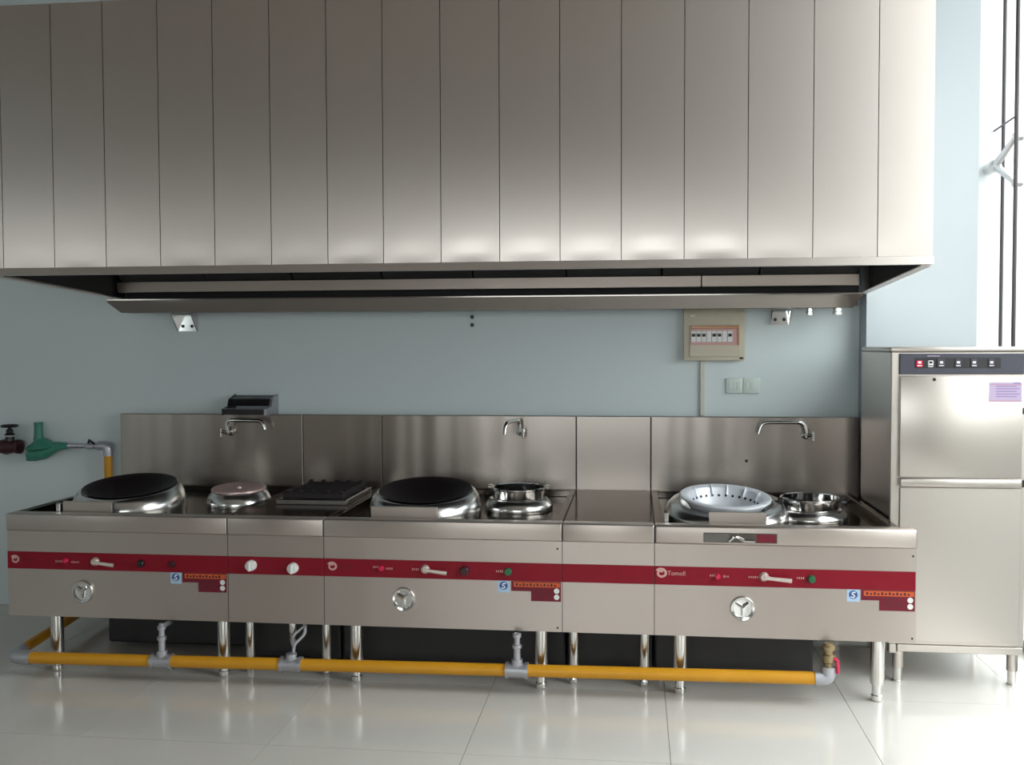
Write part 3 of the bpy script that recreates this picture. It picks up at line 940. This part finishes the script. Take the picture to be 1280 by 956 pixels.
bm = new(); prism(bm, [(5.690, 1.246), (5.795, 1.246), (5.795, 1.304), (5.706, 1.286)], 'x', RXL + 0.009, RXR - 0.017); obj('upper_tray', bm, M['black'], t, 0)

t = thing('fuse_box', 'beige wall fuse box with amber window and row of breakers', 'fuse box', (0.436, 5.75, 1.505))
X0, X1, Z0, Z1 = 0.268, 0.604, 1.506, 1.800
bm = new(); box(bm, X0, X1, 5.735, 5.7995, Z0, Z1, 0.006, 2); obj('case', bm, M['beige'], t)
bm = new(); box(bm, 0.300, 0.578, 5.7285, 5.7345, 1.528, 1.702, 0.003, 1); cov = obj('cover', bm, M['beige'], t)
bm = new(); box(bm, 0.306, 0.572, 5.720, 5.728, 1.684, 1.701, 0.002, 1); box(bm, 0.563, 0.572, 5.720, 5.728, 1.592, 1.6835); obj('window_frame', bm, M['amber'], cov, 0)
bm = new(); box(bm, 0.306, 0.562, 5.7255, 5.728, 1.592, 1.6835); obj('window_back', bm, M['pinkprint'], cov, 0)
for k in range(8):
    xx = 0.322 + k * 0.0285
    bm = new(); box(bm, xx - 0.0125, xx + 0.0125, 5.716, 5.725, 1.610, 1.672); br = obj('breaker', bm, M['white'], cov, 0)
    if k not in (3, 6):
        bm = new(); box(bm, xx - 0.009, xx + 0.009, 5.708, 5.7155, 1.640, 1.656, 0.002, 1); obj('switch', bm, M['black'], t, 0)
for k in range(3):
    bm = new(); box(bm, 0.312, 0.545, 5.7262, 5.728, 1.540 + k * 0.016, 1.544 + k * 0.016); obj('vent_rib', bm, M['beige'], cov, 0)
bm = new(); lathe(bm, [(0, -0.002), (0.012, -0.002), (0.012, 0), (0, 0)], (0.585, 5.7348, 1.520), 'y', 20)
for v in bm.verts: v.co.z = 1.520 + (v.co.z - 1.520) * 0.5
obj('maker_badge', bm, M['black'], t, 0)
bm = new(); box(bm, 0.305, 0.330, 5.733, 5.7348, 1.752, 1.762); obj('small_print', bm, M['white'], t, 0)
bm = new(); box(bm, 0.362, 0.390, 5.779, 5.7995, 1.1965, 1.5055, 0.004, 1)
tag(obj('cable_trunking', bm, M['trunk']), 'narrow pale cable trunking running down from the fuse box', 'trunking')
for x0, lab, n_ in ((0.508, 'left of the two pale switch plates under the fuse box', 3), (0.6015, 'right of the two pale switch plates under the fuse box', 2)):
    t = thing('wall_socket', lab, 'socket', (x0 + 0.046, 5.79, 1.325), 'plates under the fuse box')
    bm = new(); box(bm, x0, x0 + 0.092, 5.786, 5.7995, 1.322, 1.408, 0.004, 2); obj('plate', bm, M['socket'], t)
    for k in range(n_):
        bm = new(); box(bm, x0 + 0.016 + k * 0.022, x0 + 0.034 + k * 0.022, 5.782, 5.7858, 1.345, 1.385, 0.001, 1); obj('rocker', bm, M['socket'], t)

# ------------------------------------------------------------------ dishwasher
t = thing('dishwasher', 'tall stainless steel cabinet dishwasher with dark control panel beside the stoves', 'dishwasher', (1.49, 5.2, 0))
DX0, DX1, DY0, DY1 = 1.186, 1.790, 4.90, 5.52
bm = new(); box(bm, DX0, DX1, DY0, DY1, 0.185, 1.560, 0.004, 1); obj('cabinet', bm, M['dw'], t)
bm = new(); box(bm, DX0 - 0.003, DX1 + 0.003, DY0 - 0.006, DY1 + 0.003, 1.5605, 1.582, 0.006, 2); obj('top', bm, M['dw'], t)
bm = new(); box(bm, 1.221, 1.772, DY0 - 0.012, DY0 - 0.0005, 1.455, 1.552, 0.003, 1); cp = obj('control_panel', bm, M['ctrl'], t, 0)
bm = new(); box(bm, 1.288, 1.668, DY0 - 0.0135, DY0 - 0.0122, 1.484, 1.532); obj('button_field', bm, M['black'], cp, 0)
for x, mt_, w_ in ((1.308, M['red_btn'], 0.030), (1.358, M['white'], 0.024), (1.405, M['ctrl'], 0.040), (1.480, M['ctrl'], 0.030), (1.550, M['ctrl'], 0.034), (1.626, M['ctrl'], 0.030)):
    bm = new(); box(bm, x - w_ / 2, x + w_ / 2, DY0 - 0.018, DY0 - 0.0137, 1.489, 1.527 if mt_ is M['ctrl'] else 1.520, 0.003, 1); b_ = obj('button', bm, mt_, cp, 0)
    bm = new(); box(bm, x - 0.010, x + 0.010, DY0 - 0.0188, DY0 - 0.0181, 1.494, 1.498); box(bm, x - 0.007, x + 0.007, DY0 - 0.0188, DY0 - 0.0181, 1.506, 1.516); obj('symbol', bm, M['white'] if mt_ is not M['white'] else M['black'], t, 0)
bm = new()
for k in range(7): box(bm, 1.345 + k * 0.008, 1.350 + k * 0.008, DY0 - 0.0128, DY0 - 0.0121, 1.538, 1.543)
o = obj('printed_marks', bm, M['lilac'], cp, 0); o['kind'] = 'stuff'
bm = new(); box(bm, 1.223, 1.765, DY0 - 0.022, DY0 - 0.0005, 0.977, 1.449, 0.006, 2); ud = obj('upper_door', bm, M['dw'], t)
bm = new(); lathe(bm, [(0, -0.006), (0.007, -0.005), (0.008, 0), (0, 0)], (1.373, DY0 - 0.0222, 1.432), 'y', 14); obj('lock', bm, M['black'], ud)
bm = new(); box(bm, 1.615, 1.758, DY0 - 0.0232, DY0 - 0.0222, 1.330, 1.420); nt_ = obj('notice', bm, M['lilac'], ud, 0)
bm = new()
for k in range(5): box(bm, 1.645, 1.735 + 0.012 * (k % 2), DY0 - 0.0238, DY0 - 0.0233, 1.352 + k * 0.012, 1.355 + k * 0.012)
box(bm, 1.720, 1.750, DY0 - 0.0238, DY0 - 0.0233, 1.414, 1.418)
o = obj('notice_print', bm, M['lilacprint'], nt_, 0); o['kind'] = 'stuff'
bm = new(); box(bm, 1.617, 1.756, DY0 - 0.0237, DY0 - 0.0233, 1.4085, 1.4110); box(bm, 1.617, 1.756, DY0 - 0.0237, DY0 - 0.0233, 1.332, 1.335); obj('notice_rule', bm, M['roseprint'], nt_, 0)
bm = new(); box(bm, 1.223, 1.765, DY0 - 0.030, DY0 - 0.0005, 0.934, 0.972, 0.008, 3); obj('door_handle', bm, M['dw'], t)
bm = new(); box(bm, 1.228, 1.768, DY0 - 0.010, DY0 - 0.0005, 0.200, 0.929, 0.003, 1); obj('lower_panel', bm, M['dw'], t)
for z, h in ((1.273, 0.028), (0.935, 0.034)):
    bm = new(); box(bm, 1.7665, 1.789, DY0 - 0.016, DY0 - 0.0005, z, z + h, 0.002, 1); obj('hinge_block', bm, M['black'], t)
bm = new(); box(bm, 1.225, 1.786, DY0 - 0.004, DY0 + 0.04, 0.150, 0.1845, 0.003, 1); obj('base_rail', bm, M['dw'], t)
bm = new(); box(bm, 1.190, 1.2245, DY0 + 0.002, DY0 + 0.05, 0.140, 0.1845, 0.003, 1); obj('corner_bracket', bm, M['dw'], t)
for lx, ly in ((1.236, 4.93), (1.752, 4.93), (1.236, 5.47), (1.752, 5.47)):
    bm = new(); lathe(bm, [(0, 0.149), (0.025, 0.149), (0.025, 0.070), (0, 0.070)], (lx, ly, 0), 'z', 20); o = obj('leg', bm, M['dw'], t)
    bm = new(); lathe(bm, [(0, 0.070), (0.021, 0.070), (0.020, 0.010), (0.024, 0.006), (0.024, 0.0), (0, 0.0)], (lx, ly, 0), 'z', 20); obj('foot', bm, M['leg'], o)

# ------------------------------------------------------------------ gas line
t = thing('gas_pipe', 'long yellow gas pipe running along the floor in front of the stove legs', 'pipe', (-1.0, 4.55, 0.05))
def py_(x): return 4.525 + (x + 2.96) * (0.035 / 3.8)
def pz_(x): return 0.094 + (x + 2.96) * (0.026 / 3.8)
tees = [-2.235, -1.600, -0.535]
ends = [-2.925] + tees + [0.815]
for a, b in zip(ends, ends[1:]):
    a_, b_ = a + 0.02, b - 0.02
    bm = new(); tube(bm, [(a_, py_(a_), pz_(a_)), (b_, py_(b_), pz_(b_))], 0.0285, 18); obj('pipe_run', bm, M['yellow'], t)
for x in tees:
    bm = new(); tube(bm, [(x - 0.038, py_(x), pz_(x)), (x + 0.038, py_(x), pz_(x))], 0.034, 18)
    for s_ in (-1, 1): tube(bm, [(x + s_ * 0.038, py_(x), pz_(x)), (x + s_ * 0.052, py_(x), pz_(x))], 0.038, 18)
    tube(bm, [(x, py_(x), pz_(x)), (x, py_(x), pz_(x) + 0.052)], 0.026, 16)
    obj('tee_fitting', bm, M['galv'], t)
# elbow at the left, run along the floor to the wall, riser
bm = new(); tube(bm, [(-2.895, py_(-2.9), pz_(-2.9)), (-2.99, 4.53, 0.094), (-3.02, 4.64, 0.096)], 0.034, 16, 0.05); obj('elbow', bm, M['galv'], t)
bm = new(); tube(bm, [(-3.018, 4.63, 0.096), (-3.135, 5.66, 0.11)], 0.026, 16); obj('pipe_run', bm, M['yellow'], t)
bm = new(); tube(bm, [(-3.133, 5.64, 0.11), (-3.142, 5.72, 0.112), (-3.142, 5.72, 0.20)], 0.032, 16, 0.04); obj('elbow', bm, M['galv'], t)
bm = new(); tube(bm, [(-3.142, 5.72, 0.19), (-3.142, 5.72, 0.955)], 0.024, 16); obj('riser', bm, M['yellow'], t)
bm = new(); tube(bm, [(-3.142, 5.72, 0.94), (-3.142, 5.72, 1.000), (-3.20, 5.72, 1.000)], 0.028, 16, 0.03); obj('elbow', bm, M['galv'], t)
# risers into the stoves
def riser(x, flex):
    y, z = py_(x), pz_(x)
    if flex:
        bm = new()
        tube(bm, [(x + 0.004, y + 0.02, z + 0.05), (x + 0.004, y + 0.03, z + 0.085), (x + 0.045, y + 0.06, z + 0.125), (x + 0.048, y + 0.07, z + 0.155), (x + 0.02, y + 0.10, z + 0.20)], 0.008, 8, 0.02)
        tube(bm, [(x + 0.004, y + 0.02, z + 0.075), (x - 0.015, y + 0.06, z + 0.115), (x + 0.045, y + 0.09, z + 0.165)], 0.007, 8, 0.02)
        obj('hose', bm, M['galv'], t)
        bm = new(); lathe(bm, [(0, 0.165), (0.010, 0.165), (0.014, 0.182), (0.018, 0.200), (0.014, 0.205), (0.019, 0.215), (0.015, 0.222), (0.020, 0.236), (0.020, 0.279), (0, 0.279)], (x - 0.022, y + 0.09, 0), 'z', 16); obj('nozzle', bm, M['chrome'], t)
        return
    prof = [(0, z + 0.052), (0.016, z + 0.052), (0.016, z + 0.10), (0.022, z + 0.103), (0.022, z + 0.118), (0.014, z + 0.122), (0.014, z + 0.150), (0.020, z + 0.153), (0.020, z + 0.168), (0.013, z + 0.172), (0.013, 0.279), (0, 0.279)]
    bm = new(); lathe(bm, prof, (x, y, 0), 'z', 16)
    tube(bm, [(x, y, 0.262), (x, y + 0.10, 0.262)], 0.012, 10)
    obj('riser', bm, M['galv'], t)
def move_in(*a): pass
for x, fl in ((tees[0], False), (tees[1], True), (tees[2], False)): riser(x, fl)
# right end: elbow up with a red-handled valve
bm = new(); tube(bm, [(0.79, py_(0.8), pz_(0.8)), (0.850, py_(0.85), pz_(0.85)), (0.850, py_(0.85), 0.175)], 0.033, 16, 0.04); obj('elbow', bm, M['galv'], t)
bm = new(); lathe(bm, [(0, 0.17), (0.020, 0.17), (0.020, 0.19), (0.026, 0.195), (0.026, 0.225), (0.018, 0.23), (0.018, 0.245), (0.028, 0.248), (0.028, 0.265), (0.020, 0.268), (0.020, 0.278), (0, 0.278)], (0.850, py_(0.85), 0), 'z', 16); gv = obj('valve', bm, M['brass'], t)
bm = new(); tube(bm, [(0.872, py_(0.85) - 0.01, 0.212), (0.885, py_(0.85) - 0.016, 0.205), (0.886, py_(0.85) - 0.02, 0.150)], [0.009, 0.009, 0.007], 8); obj('valve_handle', bm, M['red_btn'], gv)

# gas train on the wall at the left
GY = 5.72
t = thing('gas_valve', 'dark red gas stop valve with black handwheel at the left wall', 'valve', (-3.78, GY, 0.94))
bm = new(); tube(bm, [(-4.6, GY, 0.990), (-3.90, GY, 0.990)], 0.038, 18); obj('pipe', bm, M['darkred'], t)
bm = new(); lathe(bm, [(0, -0.10), (0.044, -0.10), (0.044, -0.075), (0.034, -0.07), (0.050, 0.0), (0.034, 0.06), (0.044, 0.065), (0.044, 0.085), (0.03, 0.09), (0, 0.09)], (-3.79, GY, 0.990), 'x', 24); obj('valve_body', bm, M['darkred'], t)
bm = new(); lathe(bm, [(0, 1.02), (0.028, 1.02), (0.026, 1.052), (0.030, 1.056), (0.030, 1.064), (0.020, 1.075), (0.022, 1.09), (0.012, 1.098), (0.010, 1.118), (0, 1.118)], (-3.772, GY, 0), 'z', 18); bo = obj('bonnet', bm, M['black'], t)
bm = new(); lathe(bm, [(0.029, 1.0525), (0.033, 1.054), (0.033, 1.057), (0.029, 1.059)], (-3.772, GY, 0), 'z', 18); obj('collar', bm, M['white'], bo)
bm = new(); lathe(bm, [(0.036, 1.112), (0.046, 1.108), (0.052, 1.115), (0.046, 1.124), (0.036, 1.120)], (-3.772, GY, 0), 'z', 24, closed=True); 
for k in range(3):
    a = k * 2 * PI / 3
    tube(bm, [(-3.772, GY, 1.116), (-3.772 + 0.040 * math.cos(a), GY + 0.040 * math.sin(a), 1.116)], 0.006, 6)
obj('handwheel', bm, M['black'], t)

t = thing('gas_regulator', 'green gas regulator with upright spring tube on the left wall', 'regulator', (-3.57, GY, 0.92))
bm = new(); lathe(bm, [(0, -0.012), (0.070, -0.010), (0.092, -0.004), (0.096, 0.004), (0.092, 0.010), (0.070, 0.026), (0.040, 0.048), (0.028, 0.056), (0, 0.056)], (-3.568, GY, 0.985), 'z', 32)
for v in bm.verts: v.co.z += (v.co.x + 3.575) * 0.10; v.co.y = GY + (v.co.y - GY) * 0.8
obj('diaphragm_case', bm, M['greenpaint'], t)
bm = new(); lathe(bm, [(0, 1.03), (0.030, 1.03), (0.026, 1.06), (0.024, 1.125), (0.026, 1.128), (0.026, 1.140), (0, 1.140)], (-3.585, GY, 0), 'z', 20); obj('spring_tube', bm, M['greenpaint'], t)
bm = new(); tube(bm, [(-3.650, GY, 0.952), (-3.61, GY, 0.942), (-3.55, GY, 0.955), (-3.47, GY, 0.995), (-3.40, GY, 0.998)], [0.034, 0.040, 0.040, 0.028, 0.020], 16); obj('body', bm, M['greenpaint'], t)
bm = new(); cyl(bm, (-3.640, GY, 0), 0.026, 0.905, 0.945, 'z', 16, 0.004); obj('drain_plug', bm, M['greenpaint'], t)

t = thing('gas_connector', 'ribbed grey gas connector with small lever valve left of the backsplash', 'connector', (-3.3, GY, 0.98))
bm = new()
rr = []; pp = []
for k in range(29):
    pp.append((-3.400 + k * 0.115 / 28, GY, 0.998)); rr.append(0.016 if k % 2 else 0.011)
tube(bm, pp, rr, 14); obj('bellows', bm, M['galv'], t)
bm = new(); lathe(bm, [(0, -0.006), (0.017, -0.006), (0.019, 0.004), (0.023, 0.018), (0.019, 0.034), (0.017, 0.054), (0.012, 0.056), (0.018, 0.060), (0.018, 0.080), (0, 0.080)], (-3.280, GY, 0.998), 'x', 16); o = obj('ball_valve', bm, M['galv'], t)
bm = new(); tube(bm, [(-3.255, GY - 0.02, 1.018), (-3.250, GY - 0.022, 1.036), (-3.215, GY - 0.022, 1.014)], [0.007, 0.008, 0.007], 8); obj('lever', bm, M['black'], o)
